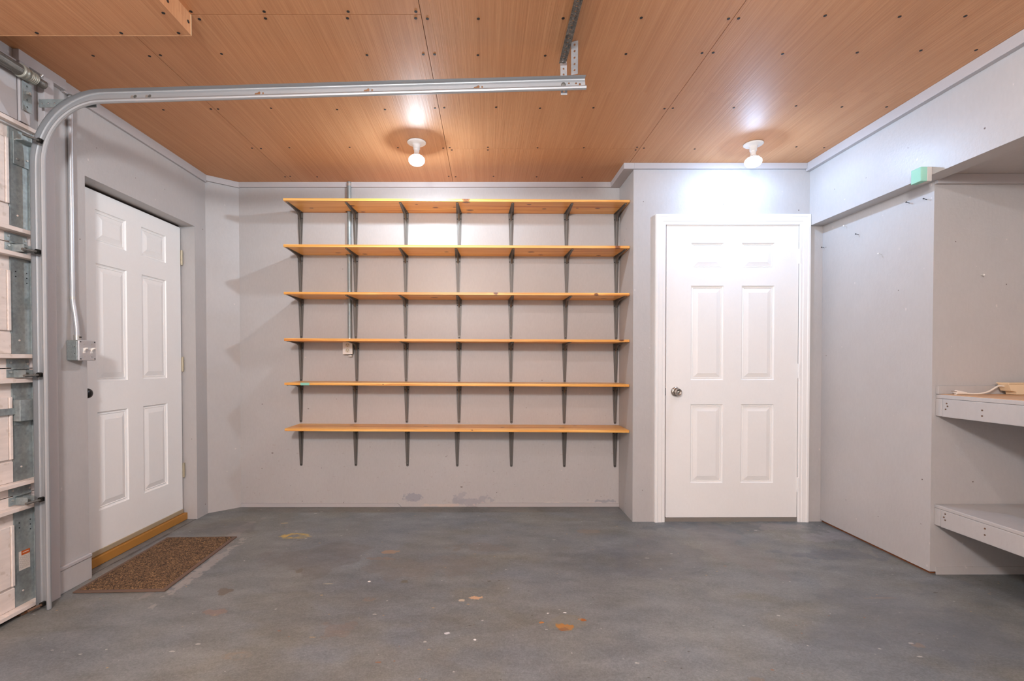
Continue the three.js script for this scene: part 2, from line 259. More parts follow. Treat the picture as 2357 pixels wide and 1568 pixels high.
// narrow board set at an angle across the back left corner
{
  const s = new THREE.Shape([[-2.075, 3.505], [-1.875, 3.6785], [-2.02, 3.70], [-2.1, 3.6]].map(([x, d]) => new THREE.Vector2(x, d)));
  s.closePath();
  const g = new THREE.ExtrudeGeometry(s, { depth: HC, bevelEnabled: false }); g.rotateX(-Math.PI / 2);
  struct(mesh('wall_corner', metreUV(g), M.wall), 'narrow angled grey wall board in the corner beside the shelves');
}
// door wall, whose left end makes the side of the shelf alcove
function extrudeXY(outline, holes, d0, d1, bevel = 0) {
  const s = new THREE.Shape(outline.map(([x, y]) => new THREE.Vector2(x, y)));
  for (const h of holes) { const p = new THREE.Path(h.map(([x, y]) => new THREE.Vector2(x, y))); s.holes.push(p); }
  const g = new THREE.ExtrudeGeometry(s, { depth: d1 - d0, bevelEnabled: false, curveSegments: 8 }); g.translate(0, 0, -d1); return metreUV(g);
}
struct(mesh('wall_doorside', extrudeXY([[XA, 0], [1.234, 0], [1.234, 2.075], [2.163, 2.075], [2.163, 0], [XP + 0.02, 0], [XP + 0.02, HC + 0.01], [XA, HC + 0.01]], [], ZD, ZB + 0.1), M.wall), 'grey painted wall around the white interior door');
// left wall with the entry door opening and the garage door opening (outline in depth, height)
{
  const s = new THREE.Shape([[3.53, 0], [3.53, HC + 0.01], [ZN, HC + 0.01], [ZN, 0], [-0.29, 0], [-0.29, 2.14], [2.21, 2.14], [2.21, 0], [2.468, 0], [2.468, 2.072], [3.389, 2.072], [3.389, 0]].map(([d, y]) => new THREE.Vector2(d, y)));
  const g = new THREE.ExtrudeGeometry(s, { depth: 0.16, bevelEnabled: false });
  g.rotateY(Math.PI / 2); g.translate(XW - 0.16, 0, 0);
  struct(mesh('wall_left', metreUV(g), M.wall), 'grey painted wall around the recessed white entry door');
}
// right side: beam, boxed partition, recess over the workbench
{
  const b = struct(group('wall_right'), 'grey painted beam across the right side under the ceiling');
  mesh('beam', bx(XH, XH + 0.1, HB, HC + 0.01, ZN, ZD), M.wall, b);
  mesh('recess_ceiling', bx(XH + 0.1, 3.2, 2.084, 2.18, ZN, ZP), M.wall, b);
  mesh('recess_back', bx(3.06, 3.2, 0, 2.084, ZN, ZP), M.wall, b);
  const p = struct(group('wall_partition'), 'grey painted boxed partition between the interior door and the workbench');
  mesh('box', bx(XP, 3.2, 0.014, HB + 0.03, ZP, ZD + 0.1), M.wall, p);
  mesh('sill_plate', bx(XP + 0.012, 3.2, 0, 0.014, ZP + 0.012, ZD + 0.1), std({ map: plyMats[0].map, roughness: 0.7, color: 0xa08060 }), p);
}
struct(mesh('wall_near', bx(-2.3, 3.2, 0, HC + 0.01, ZN - 0.12, ZN), M.wall), 'grey painted wall behind the viewpoint');

// ------------------------------------------------------------------ trim strips under the ceiling, skirtings
{
  const T = (x0, x1, y0, y1, d0, d1, label, r = 0.002) => struct(mesh('trim', bx(x0, x1, y0, y1, d0, d1, r), M.trim), label);
  taken.trim = 1;
  T(-1.88, 0.94, HC - 0.038, HC, ZB - 0.018, ZB, 'grey ceiling strip along the back wall');
  T(0.94, XA, HC - 0.041, HC, ZD - 0.018, ZB - 0.001, 'thick grey ceiling strip turning into the shelf alcove');
  T(XA, XH - 0.03, HC - 0.04, HC, ZD - 0.018, ZD, 'grey ceiling strip above the interior door');
  T(XH - 0.03, XH, HC - 0.055, HC, ZN, ZD - 0.001, 'grey ceiling strip along the right beam');
  T(XW, XW + 0.016, HC - 0.055, HC, 2.335, 3.51, 'grey ceiling strip above the entry door');
  T(XW, XW + 0.028, HC - 0.05, HC, 2.10, 2.335, 'short thick grey ceiling strip above the garage door corner');
  const c = mesh('trim', new RoundedBoxGeometry(0.235, 0.042, 0.016, 1, 0.002), M.trim); c.position.set(-1.968, HC - 0.021, -3.584); c.rotation.y = Math.atan2(0.1735, 0.2) * 1; struct(c, 'short grey ceiling strip on the angled corner board');
  T(XP, 3.06, 2.034, 2.084, ZP - 0.018, ZP, 'grey strip under the recess ceiling above the workbench');
  // jamb boards beside and over the garage door
  T(XW, -2.025, 0, 2.43, 2.212, 2.262, 'grey jamb board beside the garage door track');
  T(XW, -2.04, 2.17, 2.43, -0.3, 2.10, 'grey header board above the garage door');
  T(XW, -2.032, 2.17, 2.43, 2.105, 2.15, 'grey upright block above the garage door corner');
  taken.baseboard = 1;
  const bl = struct(group('baseboard_left'), 'grey moulded skirting beside the entry door');
  mesh('board', bx(XW, XW + 0.012, 0, 0.112, 2.263, 2.4675, 0.002), M.wall, bl);
  mesh('bead', bx(XW, XW + 0.017, 0.112, 0.132, 2.263, 2.4675, 0.005), M.trim, bl);
  const bb = struct(group('baseboard_back'), 'low grey strip along the foot of the back wall, broken in the middle');
  mesh('strip', extrudeXY([[-1.885, 0.002], [-0.66, 0.002], [-0.675, 0.021], [-0.69, 0.031], [-1.885, 0.031]], [], ZB - 0.014, ZB - 0.0005), M.trim, bb);
  mesh('strip', extrudeXY([[-0.075, 0.002], [XA - 0.001, 0.002], [XA - 0.001, 0.026], [0.8, 0.03], [-0.05, 0.031], [-0.07, 0.022]], [], ZB - 0.014, ZB - 0.0005), M.trim, bb);
}

// ------------------------------------------------------------------ six-panel doors
const PANX = [[0.171, 0.397], [0.522, 0.749]], PANY = [[0.24, 0.788], [0.957, 1.61], [1.727, 1.906]];
function panelGeo(w, h) { // moulded panel: nested rectangles stepping in and out
  const ring = [[0, 0], [0.003, -0.006], [0.010, -0.009], [0.016, -0.006], [0.019, -0.009], [0.045, -0.002], [0.048, -0.001]], pos = [];
  const rect = ([o, z]) => [[o, o, z], [w - o, o, z], [w - o, h - o, z], [o, h - o, z]];
  for (let i = 0; i < ring.length - 1; i++) { const a = rect(ring[i]), b = rect(ring[i + 1]); for (let k = 0; k < 4; k++) { const n = (k + 1) % 4; pos.push(...a[k], ...a[n], ...b[n], ...a[k], ...b[n], ...b[k]); } }
  const c = rect(ring[ring.length - 1]); pos.push(...c[0], ...c[1], ...c[2], ...c[0], ...c[2], ...c[3]);
  const g = new THREE.BufferGeometry(); g.setAttribute('position', new THREE.Float32BufferAttribute(pos, 3)); g.computeVertexNormals(); return metreUV(g);
}
function sixPanelDoor(label, pos, turn, W, H, hingeY, knob, hingeMat, yl) {
  const g = group('door', pos); g.rotation.y = turn; struct(g, label);
  const rects = []; for (const [x0, x1] of PANX) for (const [y0, y1] of PANY) rects.push([x0, y0, x1 - x0, y1 - y0]);
  const slab = mesh('slab', extrudeXY([[0.003, 0], [W - 0.003, 0], [W, 0.003], [W, H - 0.003], [W - 0.003, H], [0.003, H], [0, H - 0.003], [0, 0.003]], rects.map(([x, y, w, h]) => [[x, y], [x, y + h], [x + w, y + h], [x + w, y]]), 0, 0.035), M.white, g);
  for (const [x, y, w, h] of rects) mesh('panel', panelGeo(w, h), M.white, slab).position.set(x, y, 0);
  mesh('back_skin', bx(0.001, W - 0.001, 0.001, H - 0.001, 0.02, 0.036), M.white, slab);
  for (const y of hingeY) {
    const h = mesh('hinge', bx(W - 0.001, W + 0.012, y - 0.05, y + 0.05, -0.001, 0.004), hingeMat, g);
    mesh('barrel', cyl(0.007, 0.007, 0.103, 10).translate(W + 0.006, y, 0.006), hingeMat, h);
    for (const k of [-0.03, 0, 0.03]) mesh('knuckle', cyl(0.0078, 0.0078, 0.018, 10).translate(W + 0.006, y + k, 0.006), hingeMat, h);
  }
  return g;
}
taken.door = 1;
const doorL = sixPanelDoor('white six-panel entry door in the deep grey recess', [-2.15, 0.052, -2.472], Math.PI / 2, 0.9, 2.004, [1.796, 1.048, 0.3], null, std({ color: 0xb9ad94, roughness: 0.45, metalness: 0.4 }));
{
  const lathe = (pts) => new THREE.LatheGeometry(pts.map(([r, h]) => new THREE.Vector2(r, h)), 24).rotateX(Math.PI / 2);
  const k = mesh('knob', lathe([[0, 0.068], [0.012, 0.067], [0.022, 0.061], [0.0265, 0.05], [0.025, 0.038], [0.016, 0.028], [0.012, 0.02], [0.013, 0.01], [0, 0.01]]), M.black, doorL); k.position.set(0.048, 0.9, 0);
  mesh('rose', lathe([[0, 0.012], [0.02, 0.011], [0.031, 0.006], [0.033, 0], [0, 0]]), M.black, k);
  mesh('sweep', bx(0, 0.9, -0.001, 0.026, -0.006, 0.03, 0.002), std({ color: 0xa9987c, roughness: 0.5 }), doorL);
  mesh('threshold', bx(-0.003, 0.916, -0.051, -0.003, -0.024, 0.04, 0.003), std({ color: 0xb27c36, roughness: 0.5 }), doorL);
  mesh('frame_stop', bx(0.9005, 0.9165, -0.05, 2.019, 0.012, 0.05), M.trim, doorL);
  mesh('frame_stop', bx(-0.003, 0.9, 2.006, 2.019, 0.01, 0.05), M.darkgap, doorL);
}
const doorR = sixPanelDoor('closed white six-panel interior door with white casing', [1.2414, 0.03, -ZD], 0, 0.914, 2.035, [1.813, 1.02, 0.227], null, M.white);
{
  const lathe = (pts) => new THREE.LatheGeometry(pts.map(([r, h]) => new THREE.Vector2(r, h)), 32).rotateX(Math.PI / 2);
  const k = mesh('knob', lathe([[0, 0.0535], [0.005, 0.0535], [0.006, 0.051], [0.010, 0.0505], [0.019, 0.055], [0.0225, 0.054], [0.0245, 0.048], [0.0235, 0.038], [0.018, 0.028], [0.0125, 0.02], [0.012, 0.012], [0, 0.012]]), M.nickel, doorR); k.position.set(0.068, 0.876, 0);
  mesh('rose', lathe([[0, 0.014], [0.02, 0.014], [0.028, 0.0115], [0.033, 0.006], [0.034, 0], [0, 0]]), M.nickel, k);
  mesh('keyhole', bx(-0.0008, 0.0008, -0.004, 0.004, -0.0545, -0.05), M.black, k);
  mesh('latch_plate', bx(-0.0012, 0.0003, 0.85, 0.902, 0.002, 0.03), M.oldzinc, doorR);
  mesh('jamb_edge', bx(-0.0072, -0.0045, -0.03, 2.03, 0.003, 0.12), std({ color: 0xc9813c, roughness: 0.6 }), doorR);
  mesh('sill', bx(-0.006, 0.92, -0.03, -0.003, 0.002, 0.06), std({ map: rep(wallTex, 0.5), color: 0xb9b4ac, roughness: 0.6 }), doorR);
  // moulded casing: profile swept up, over and down, mitred
  const prof = [[0, 0], [0, 0.009], [0.006, 0.012], [0.02, 0.012], [0.024, 0.015], [0.05, 0.017], [0.056, 0.020], [0.068, 0.020], [0.071, 0.016], [0.071, 0]];
  const leg = (a, b, out, up) => { // a,b inner-edge end points; out = outward direction; mitre slope at each end
    const pos = []; const P = (q, [o, z], m) => [q[0] + out[0] * o + up[0] * o * m, q[1] + out[1] * o + up[1] * o * m, z];
    for (let i = 0; i < prof.length - 1; i++) { const p0 = prof[i], p1 = prof[i + 1]; const A0 = P(a[0], p0, a[1]), A1 = P(a[0], p1, a[1]), B0 = P(b[0], p0, b[1]), B1 = P(b[0], p1, b[1]); pos.push(...A0, ...B0, ...B1, ...A0, ...B1, ...A1); }
    const g = new THREE.BufferGeometry(); g.setAttribute('position', new THREE.Float32BufferAttribute(pos, 3)); g.computeVertexNormals(); return metreUV(g);
  };
  const xl = -0.0085, xr = 0.9165, yt = 2.028, yb = -0.03;
  const cm = M.white.clone(); cm.side = THREE.DoubleSide;
  mesh('casing', leg([[xl, yb], 0], [[xl, yt], 1], [-1, 0], [0, 1]), cm, doorR);
  mesh('casing', leg([[xl, yt], -1], [[xr, yt], 1], [0, 1], [1, 0]), cm, doorR);
  mesh('casing', leg([[xr, yt], 1], [[xr, yb], 0], [1, 0], [0, 1]), cm, doorR);
}

// ------------------------------------------------------------------ ceiling lamps
const glow = std({ color: 0xffffff, emissive: 0xf6f9ff, emissiveIntensity: 6.0, roughness: 0.4 });
const porcelain = std({ color: 0xf1efec, roughness: 0.3 });
for (const [x, d, cd, col, label] of LAMPS) {
  const g = tag(group('ceiling_lamp', [x, HC, -d]), label, 'ceiling lamp', 'bare bulb ceiling lamps');
  const lathe = (pts) => new THREE.LatheGeometry(pts.map(([r, h]) => new THREE.Vector2(r, h)), 32);
  mesh('base', lathe([[0, 0], [0.058, 0], [0.058, -0.005], [0.052, -0.010], [0.03, -0.015], [0.022, -0.022], [0.0205, -0.045], [0, -0.045]].reverse()), porcelain, g);
  mesh('socket', lathe([[0.0165, -0.044], [0.0165, -0.058], [0, -0.058]].reverse()), porcelain, g);
  const b = mesh('bulb', lathe([[0.015, -0.052], [0.0155, -0.066], [0.021, -0.078], [0.036, -0.088], [0.0465, -0.098], [0.0465, -0.100], [0.012, -0.09], [0.0, -0.09]].reverse()), porcelain, g);
  const dome = []; for (let i = 0; i <= 14; i++) { const t = i / 14 * Math.PI; dome.push([Math.max(0.0001, 0.05 * Math.sin(t)), -0.112 - 0.034 * -Math.cos(t)]); }
  const dm = mesh('glowing_dome', lathe(dome), glow, b); dm.castShadow = false;
  const l = new THREE.PointLight(col, cd, 0, 2); l.position.set(0, -0.102, 0); l.castShadow = true; l.shadow.radius = 1.4; l.shadow.bias = -0.0005; l.shadow.mapSize.set(1024, 1024); g.add(l);
}

// white glass globe on a short stem, behind the viewpoint
{
  const g = tag(group('globe_lamp', [-0.45, HC, 0.9]), 'white glass globe lamp on a short ceiling stem behind the viewpoint', 'ceiling lamp');
  mesh('base', new THREE.CylinderGeometry(0.05, 0.06, 0.03, 24).translate(0, -0.015, 0), porcelain, g);
  mesh('stem', new THREE.CylinderGeometry(0.014, 0.014, 0.1, 12).translate(0, -0.075, 0), porcelain, g);
  const gl = mesh('glass_globe', new THREE.SphereGeometry(0.15, 32, 20).translate(0, -0.27, 0), std({ color: 0xffffff, emissive: 0xf4f9ff, emissiveIntensity: 2.5, roughness: 0.4 }), g); gl.castShadow = false;
  const l = new THREE.PointLight(0xf4f9ff, REAR, 0, 2); l.position.set(0, -0.27, 0); l.castShadow = true; l.shadow.radius = 7; l.shadow.mapSize.set(1024, 1024); g.add(l);
}

// ------------------------------------------------------------------ pine shelves on stamped steel brackets
const SHELF_Y = [[2.271, 2.258], [1.946, 1.934], [1.612, 1.601], [1.283, 1.271], [0.969, 0.954], [0.643, 0.628]]; // top edge at the left and right end
const BRX = [[-1.42, -1.001, -0.616, -0.211, 0.185, 0.607, 0.988], [-1.422, -1.001, -0.62, -0.22, 0.188, 0.609, 0.988], [-1.419, -1.003, -0.621, -0.212, 0.183, 0.601, 0.988], [-1.422, -0.996, -0.619, -0.214, 0.183, 0.595, 0.986], [-1.426, -1.009, -0.615, -0.215, 0.187, 0.592, 0.982], [-1.426, -1.007, -0.611, -0.229, 0.186, 0.593, 0.982]];
const SHELF = ['top', 'second', 'third', 'fourth', 'fifth', 'lowest'], ORD = ['first', 'second', 'third', 'fourth', 'fifth', 'sixth', 'last'];
const shelfKnots = [ // along the board, across from the front edge (m; negative = on the front edge), size
  [[0.14, 0.16, 0.012], [0.45, 0.1, 0.02], [0.5, 0.25, 0.014], [0.93, 0.06, 0.008], [1.06, 0.13, 0.016], [1.20, 0.12, 0.009], [1.29, 0.0, 0.022], [1.31, 0.19, 0.02], [1.30, 0.265, 0.014], [1.74, 0.05, 0.012], [1.86, 0.15, 0.012], [2.25, 0.13, 0.014], [2.1, 0.13, 0.008]],
  [[0.33, 0.18, 0.016], [0.52, 0.22, 0.014], [0.8, 0.22, 0.012], [1.14, 0.13, 0.012], [1.76, 0.12, 0.018], [1.84, 0.22, 0.013], [2.05, 0.05, 0.012], [2.28, 0.23, 0.014], [2.36, -0.009, 0.014]],
  [[0.42, 0.12, 0.014], [1.05, 0.14, 0.02], [1.2, 0.06, 0.01], [1.5, -0.005, 0.012], [2.21, -0.012, 0.012], [2.3, 0.15, 0.016]],
  [[0.68, 0.05, 0.01], [1.7, 0.1, 0.012], [2.39, 0.0, 0.014], [1.1, 0.12, 0.01]],
  [[0.5, 0.15, 0.012], [1.3, 0.1, 0.014], [2.0, 0.12, 0.012], [0.7, -0.008, 0.004]],
  [[0.42, 0.2, 0.013], [0.98, 0.15, 0.013], [1.55, 0.12, 0.012], [1.98, 0.1, 0.016], [2.1, 0.22, 0.012], [1.33, -0.005, 0.004]]];
const pineTex = (k) => tex(2048, 256, (u, v) => { // u along 2.5 m, v across 0.3125 m, the front edge at v = 0.0625
  const x = u * 2.5, y = v * 0.3125 - 0.02; let wy = y, dk = 0, ring = 0;
  for (const [kx, ky, s] of shelfKnots[k]) {
    const dx = (x - kx) / (s * 1.5), dy = (y - ky) / s, r = Math.hypot(dx, dy); wy += (dy > 0 ? 1 : -1) * s * 0.9 * Math.exp(-Math.hypot((x - kx) / (s * 5), dy / 1.6) * 1.2);
    if (r < 1.15) { dk = Math.max(dk, 1 - sstep(0.55, 1.1, r + 0.3 * (vnoise(x * 300, y * 300, 5) - 0.5))); ring = r; }
  }
  const grain = Math.sin((wy * 190 + 1.4 * fbm(x * 1.1, wy * 24, 301 + k, 3) * 6) + k), f = vnoise(x * 14, wy * 900, 311 + k), b = fbm(x * 0.8, wy * 18, 321 + k, 3);
  const st = sstep(0.62, 0.75, fbm(x * 1.3, wy * 60, 331 + k, 3)) * 0.5;
  let c = [240 + 8 * grain + 16 * (f - 0.5) + 26 * (b - 0.5) - 46 * st, 176 + 14 * grain + 22 * (f - 0.5) + 40 * (b - 0.5) - 76 * st, 92 + 15 * grain + 20 * (f - 0.5) + 38 * (b - 0.5) - 62 * st];
  const kc = [112 + 20 * Math.sin(ring * 14), 62 + 14 * Math.sin(ring * 14), 30];
  return c.map((q, i) => q + (kc[i] - q) * dk * 0.85);
});
const SD0 = 3.392, SD1 = ZB - 0.001, SX0 = -1.4365, SX1 = XA - 0.0015, SL = SX1 - SX0;
SHELF_Y.forEach(([yl, yr], k) => {
  const t = pineTex(k), mat = std({ map: t, roughness: 0.38 });
  const sh = new THREE.Shape(); // plan of the board with a notch for the conduit; x along, y = depth from front
  const D = SD1 - SD0, e = 0.002, pts = [[e, 0], [SL - e, 0], [SL, e], [SL, D], ...(k < 4 ? [[0.425, D], [0.425, D - 0.045], [0.37, D - 0.045], [0.37, D]] : []), [0, D], [0, e]];
  sh.setFromPoints(pts.map(([a, b]) => new THREE.Vector2(a, b))); sh.closePath();
  const g0 = new THREE.ExtrudeGeometry(sh, { depth: 0.0155, bevelEnabled: true, bevelThickness: 0.0012, bevelSize: 0.0012, bevelOffset: -0.0012, bevelSegments: 1 });
  g0.rotateX(-Math.PI / 2); // y up, depth -> -z
  const g = g0.index ? g0.toNonIndexed() : g0, p = g.attributes.position, uv = new Float32Array(p.count * 2);
  for (let i = 0; i < p.count; i++) { const x = p.getX(i), y = p.getY(i), z = -p.getZ(i); uv[i * 2] = x / 2.5; uv[i * 2 + 1] = (z + 0.02 - (z < 0.003 ? 0.016 - y : 0)) / 0.3125; }
  g.setAttribute('uv', new THREE.BufferAttribute(uv, 2));
  const m = mesh('wall_shelf', g, mat); m.position.set(SX0, yl - 0.0168, -SD0); m.rotation.z = Math.atan2(yr - yl, SL);
  tag(m, `varnished pine board, ${k === 0 ? 'topmost' : k === 5 ? 'lowest' : SHELF[k] + ' from the top'} of the six wall shelves`, 'shelf', 'pine wall shelves');
});
// one bracket: origin on the wall right under the shelf, arm towards +z
function makeBracket(LEG, ARM) {
  const g = new THREE.Group();
  const plate = (w0, w1, len, th) => { // tapering stamped plate with a rounded end, lying in xy, from y=0 down to -len
    const s = new THREE.Shape(); s.moveTo(-w0 / 2, 0); s.lineTo(w0 / 2, 0); s.lineTo(w1 / 2, -len + w1 / 2); s.absarc(0, -len + w1 / 2, w1 / 2, 0, -Math.PI, true); s.closePath();
    return new THREE.ExtrudeGeometry(s, { depth: th - 0.001, bevelEnabled: true, bevelThickness: 0.0005, bevelSize: 0.0005, bevelSegments: 1, curveSegments: 5 }).translate(0, 0, 0.0005);
  };
  mesh('wall_leg', metreUV(plate(0.042, 0.020, LEG, 0.003)), M.steel, g);
  mesh('arm', metreUV(plate(0.042, 0.017, ARM, 0.003).rotateX(-Math.PI / 2).translate(0, -0.003, 0)), M.steel, g);
  const s = new THREE.Shape(); s.moveTo(0, -0.003); s.lineTo(ARM - 0.02, -0.003); s.lineTo(0.09, -0.013); s.quadraticCurveTo(0.035, -0.018, 0.016, -0.06); s.lineTo(0.003, -LEG + 0.03); s.lineTo(0, -LEG + 0.03); s.closePath();
  const web = new THREE.ExtrudeGeometry(s, { depth: 0.008, bevelEnabled: true, bevelThickness: 0.002, bevelSize: 0.002, bevelSegments: 2, curveSegments: 8 }).translate(0, 0, -0.004).rotateY(-Math.PI / 2);
  mesh('rib', metreUV(web), M.steel, g);
  const sc = new THREE.CylinderGeometry(0.0038, 0.0045, 0.003, 8);
  const leg = sc.clone().rotateX(Math.PI / 2);
  for (const [x, y] of [[-0.0125, -0.045], [0.0125, -0.045], [0, -LEG + 0.012]]) mesh('screw', leg, M.screw, g).position.set(x, y, 0.004);
  for (const [x, z] of [[0.012, 0.03], [0, ARM - 0.012]]) mesh('screw', sc, M.bright, g).position.set(x, -0.0045, z);
  return g;
}
{
  const proto = makeBracket(0.300, 0.255), protoB = makeBracket(0.308, 0.255);
  BRX.forEach((row, k) => row.forEach((x, i) => {
    const b = (k === 5 ? protoB : proto).clone(); b.name = numbered('shelf_bracket'); scene.add(b);
    const [yl, yr] = SHELF_Y[k], y = yl + (yr - yl) * (x - SX0) / SL - 0.0172;
    b.position.set(x, y, -ZB + 0.0005);
    const pos = i === 0 ? 'leftmost' : i === 6 ? 'rightmost' : ORD[i] + ' from the left';
    tag(b, `grey steel shelf bracket under the ${k === 0 ? 'topmost' : k === 5 ? 'lowest' : SHELF[k]} shelf, ${pos}`, 'shelf bracket', 'steel brackets under the wall shelves');
  }));
}
// strip of pale green tape on the fifth shelf
tag(mesh('tape_strip', bx(-1.322, -1.258, 0.9495, 0.9685, SD0 - 0.0009, SD0 - 0.0001), std({ color: 0x8fcbb4, roughness: 0.7 })), 'pale green tape strip on the edge of the fifth shelf', 'tape');

// ------------------------------------------------------------------ conduit and outlet behind the shelves
{
  const c = tag(group('electrical_conduit', [-1.0435, 0, -ZB]), 'grey metal conduit running down the back wall behind the shelves', 'conduit');
  mesh('pipe', rod([0, 1.27, 0.019], [0, HC - 0.002, 0.019], 0.0155, 20), M.galv, c);
  mesh('coupling', rod([0, HC - 0.032, 0.019], [0, HC - 0.012, 0.019], 0.0175, 20), M.bright, c);
  mesh('connector', rod([0, 1.268, 0.019], [0, 1.296, 0.019], 0.0178, 16), M.bright, c);
  const o = tag(group('outlet_box', [-1.0535, 1.22, -ZB]), 'white double power outlet under the fourth shelf', 'outlet');
  mesh('box', new RoundedBoxGeometry(0.064, 0.09, 0.04, 1, 0.003).translate(0.004, 0, 0.0205), M.galv, o);
  const pl = mesh('cover', new RoundedBoxGeometry(0.074, 0.092, 0.007, 1, 0.002).translate(0, 0, 0.044), M.plastic, o);
  const ivory = std({ color: 0xd9cfba, roughness: 0.4 });
  for (const dy of [0.022, -0.018]) {
    const r = mesh('receptacle', cyl(0.0165, 0.0165, 0.003, 20).rotateX(Math.PI / 2).translate(0, dy, 0.0485), ivory, o);
    for (const dx of [-0.006, 0.006]) mesh('slot', new THREE.BoxGeometry(0.0022, 0.008, 0.001).translate(dx, dy + 0.003, 0.0502), M.black, r);
    mesh('slot', cyl(0.0026, 0.0026, 0.001, 8).rotateX(Math.PI / 2).translate(0, dy - 0.008, 0.0502), M.black, r);
  }
  mesh('knob_cap', rod([0.014, -0.064, 0.02], [0.014, -0.056, 0.02], 0.016, 16), M.plastic, o);
  mesh('cap_neck', rod([0.014, -0.057, 0.02], [0.014, -0.044, 0.02], 0.007, 10), M.galv, o);
}

// ------------------------------------------------------------------ switch box and conduit by the entry door
{
  const sg = tag(group('switch_box', [XW, 1.175, -2.395]), 'metal surface switch box with two white switches beside the entry door', 'switch box');
  mesh('box', new RoundedBoxGeometry(0.055, 0.1, 0.1, 1, 0.006).translate(0.0278, 0, 0), M.galv, sg);
  const cv = mesh('cover', new RoundedBoxGeometry(0.012, 0.1025, 0.1025, 2, 0.005).translate(0.059, 0, 0), M.zinc, sg);
  const tg = new THREE.Shape(); tg.moveTo(0, -0.006); tg.lineTo(0.004, -0.004); tg.quadraticCurveTo(0.008, 0.006, 0.018, 0.009); tg.lineTo(0.018, 0.0125); tg.quadraticCurveTo(0.006, 0.014, 0, 0.008); tg.closePath();
  const tgG = new THREE.ExtrudeGeometry(tg, { depth: 0.006, bevelEnabled: true, bevelThickness: 0.001, bevelSize: 0.001, bevelSegments: 1 }).translate(0.0645, 0, -0.003);
  for (const dz of [0.022, -0.022]) {
    mesh('toggle', tgG.clone().translate(0, 0, dz), M.plastic, cv); mesh('toggle_base', new THREE.BoxGeometry(0.003, 0.024, 0.011).translate(0.0655, -0.002, dz), M.plastic, cv);
    for (const dy of [0.031, -0.031]) mesh('screw', cyl(0.003, 0.003, 0.002, 8).rotateZ(Math.PI / 2).translate(0.0655, dy, dz), M.bright, cv);
  }
  for (const [dy, dz] of [[0.042, 0.042], [0.042, -0.042], [-0.042, 0.042], [-0.042, -0.042]]) mesh('screw', cyl(0.003, 0.003, 0.002, 8).rotateZ(Math.PI / 2).translate(0.0655, dy, dz), M.screw, cv);
  for (const dy of [0.015, -0.022]) mesh('knockout', cyl(0.011, 0.011, 0.001, 16).rotateX(Math.PI / 2).translate(0.018, dy, 0.0503), M.galv, sg);
  for (const dy of [0.018, -0.016]) mesh('hole', cyl(0.0018, 0.0018, 0.001, 8).rotateX(Math.PI / 2).translate(0.043, dy, 0.0503), M.black, sg);
  const cd = tag(group('wall_conduit', [XW, 0, -2.372]), 'thin galvanised conduit running up from the switch box', 'conduit');
  const cu = new THREE.CatmullRomCurve3([[0.032, 1.243], [0.031, 1.28], [0.022, 1.36], [0.0135, 1.42], [0.013, 1.5], [0.013, 1.8], [0.013, 2.2], [0.016, 2.424]].map(([x, y]) => new THREE.Vector3(x, y, 0)));
  mesh('pipe', new THREE.TubeGeometry(cu, 60, 0.0112, 14), M.zinc, cd);
  mesh('coupling', rod([0.013, 1.427, 0], [0.013, 1.442, 0], 0.0132, 16), M.bright, cd);
  const cn = mesh('connector', rod([0.032, 1.226, 0], [0.0315, 1.25, 0], 0.0142, 16), M.bright, cd);
  mesh('screw', rod([0.046, 1.24, 0], [0.052, 1.24, -0.003], 0.0035, 8), M.screw, cn);
  mesh('elbow', rod([0.016, 2.42, 0], [0.016, HC - 0.052, 0], 0.0135, 14), M.oldzinc, cd);
}

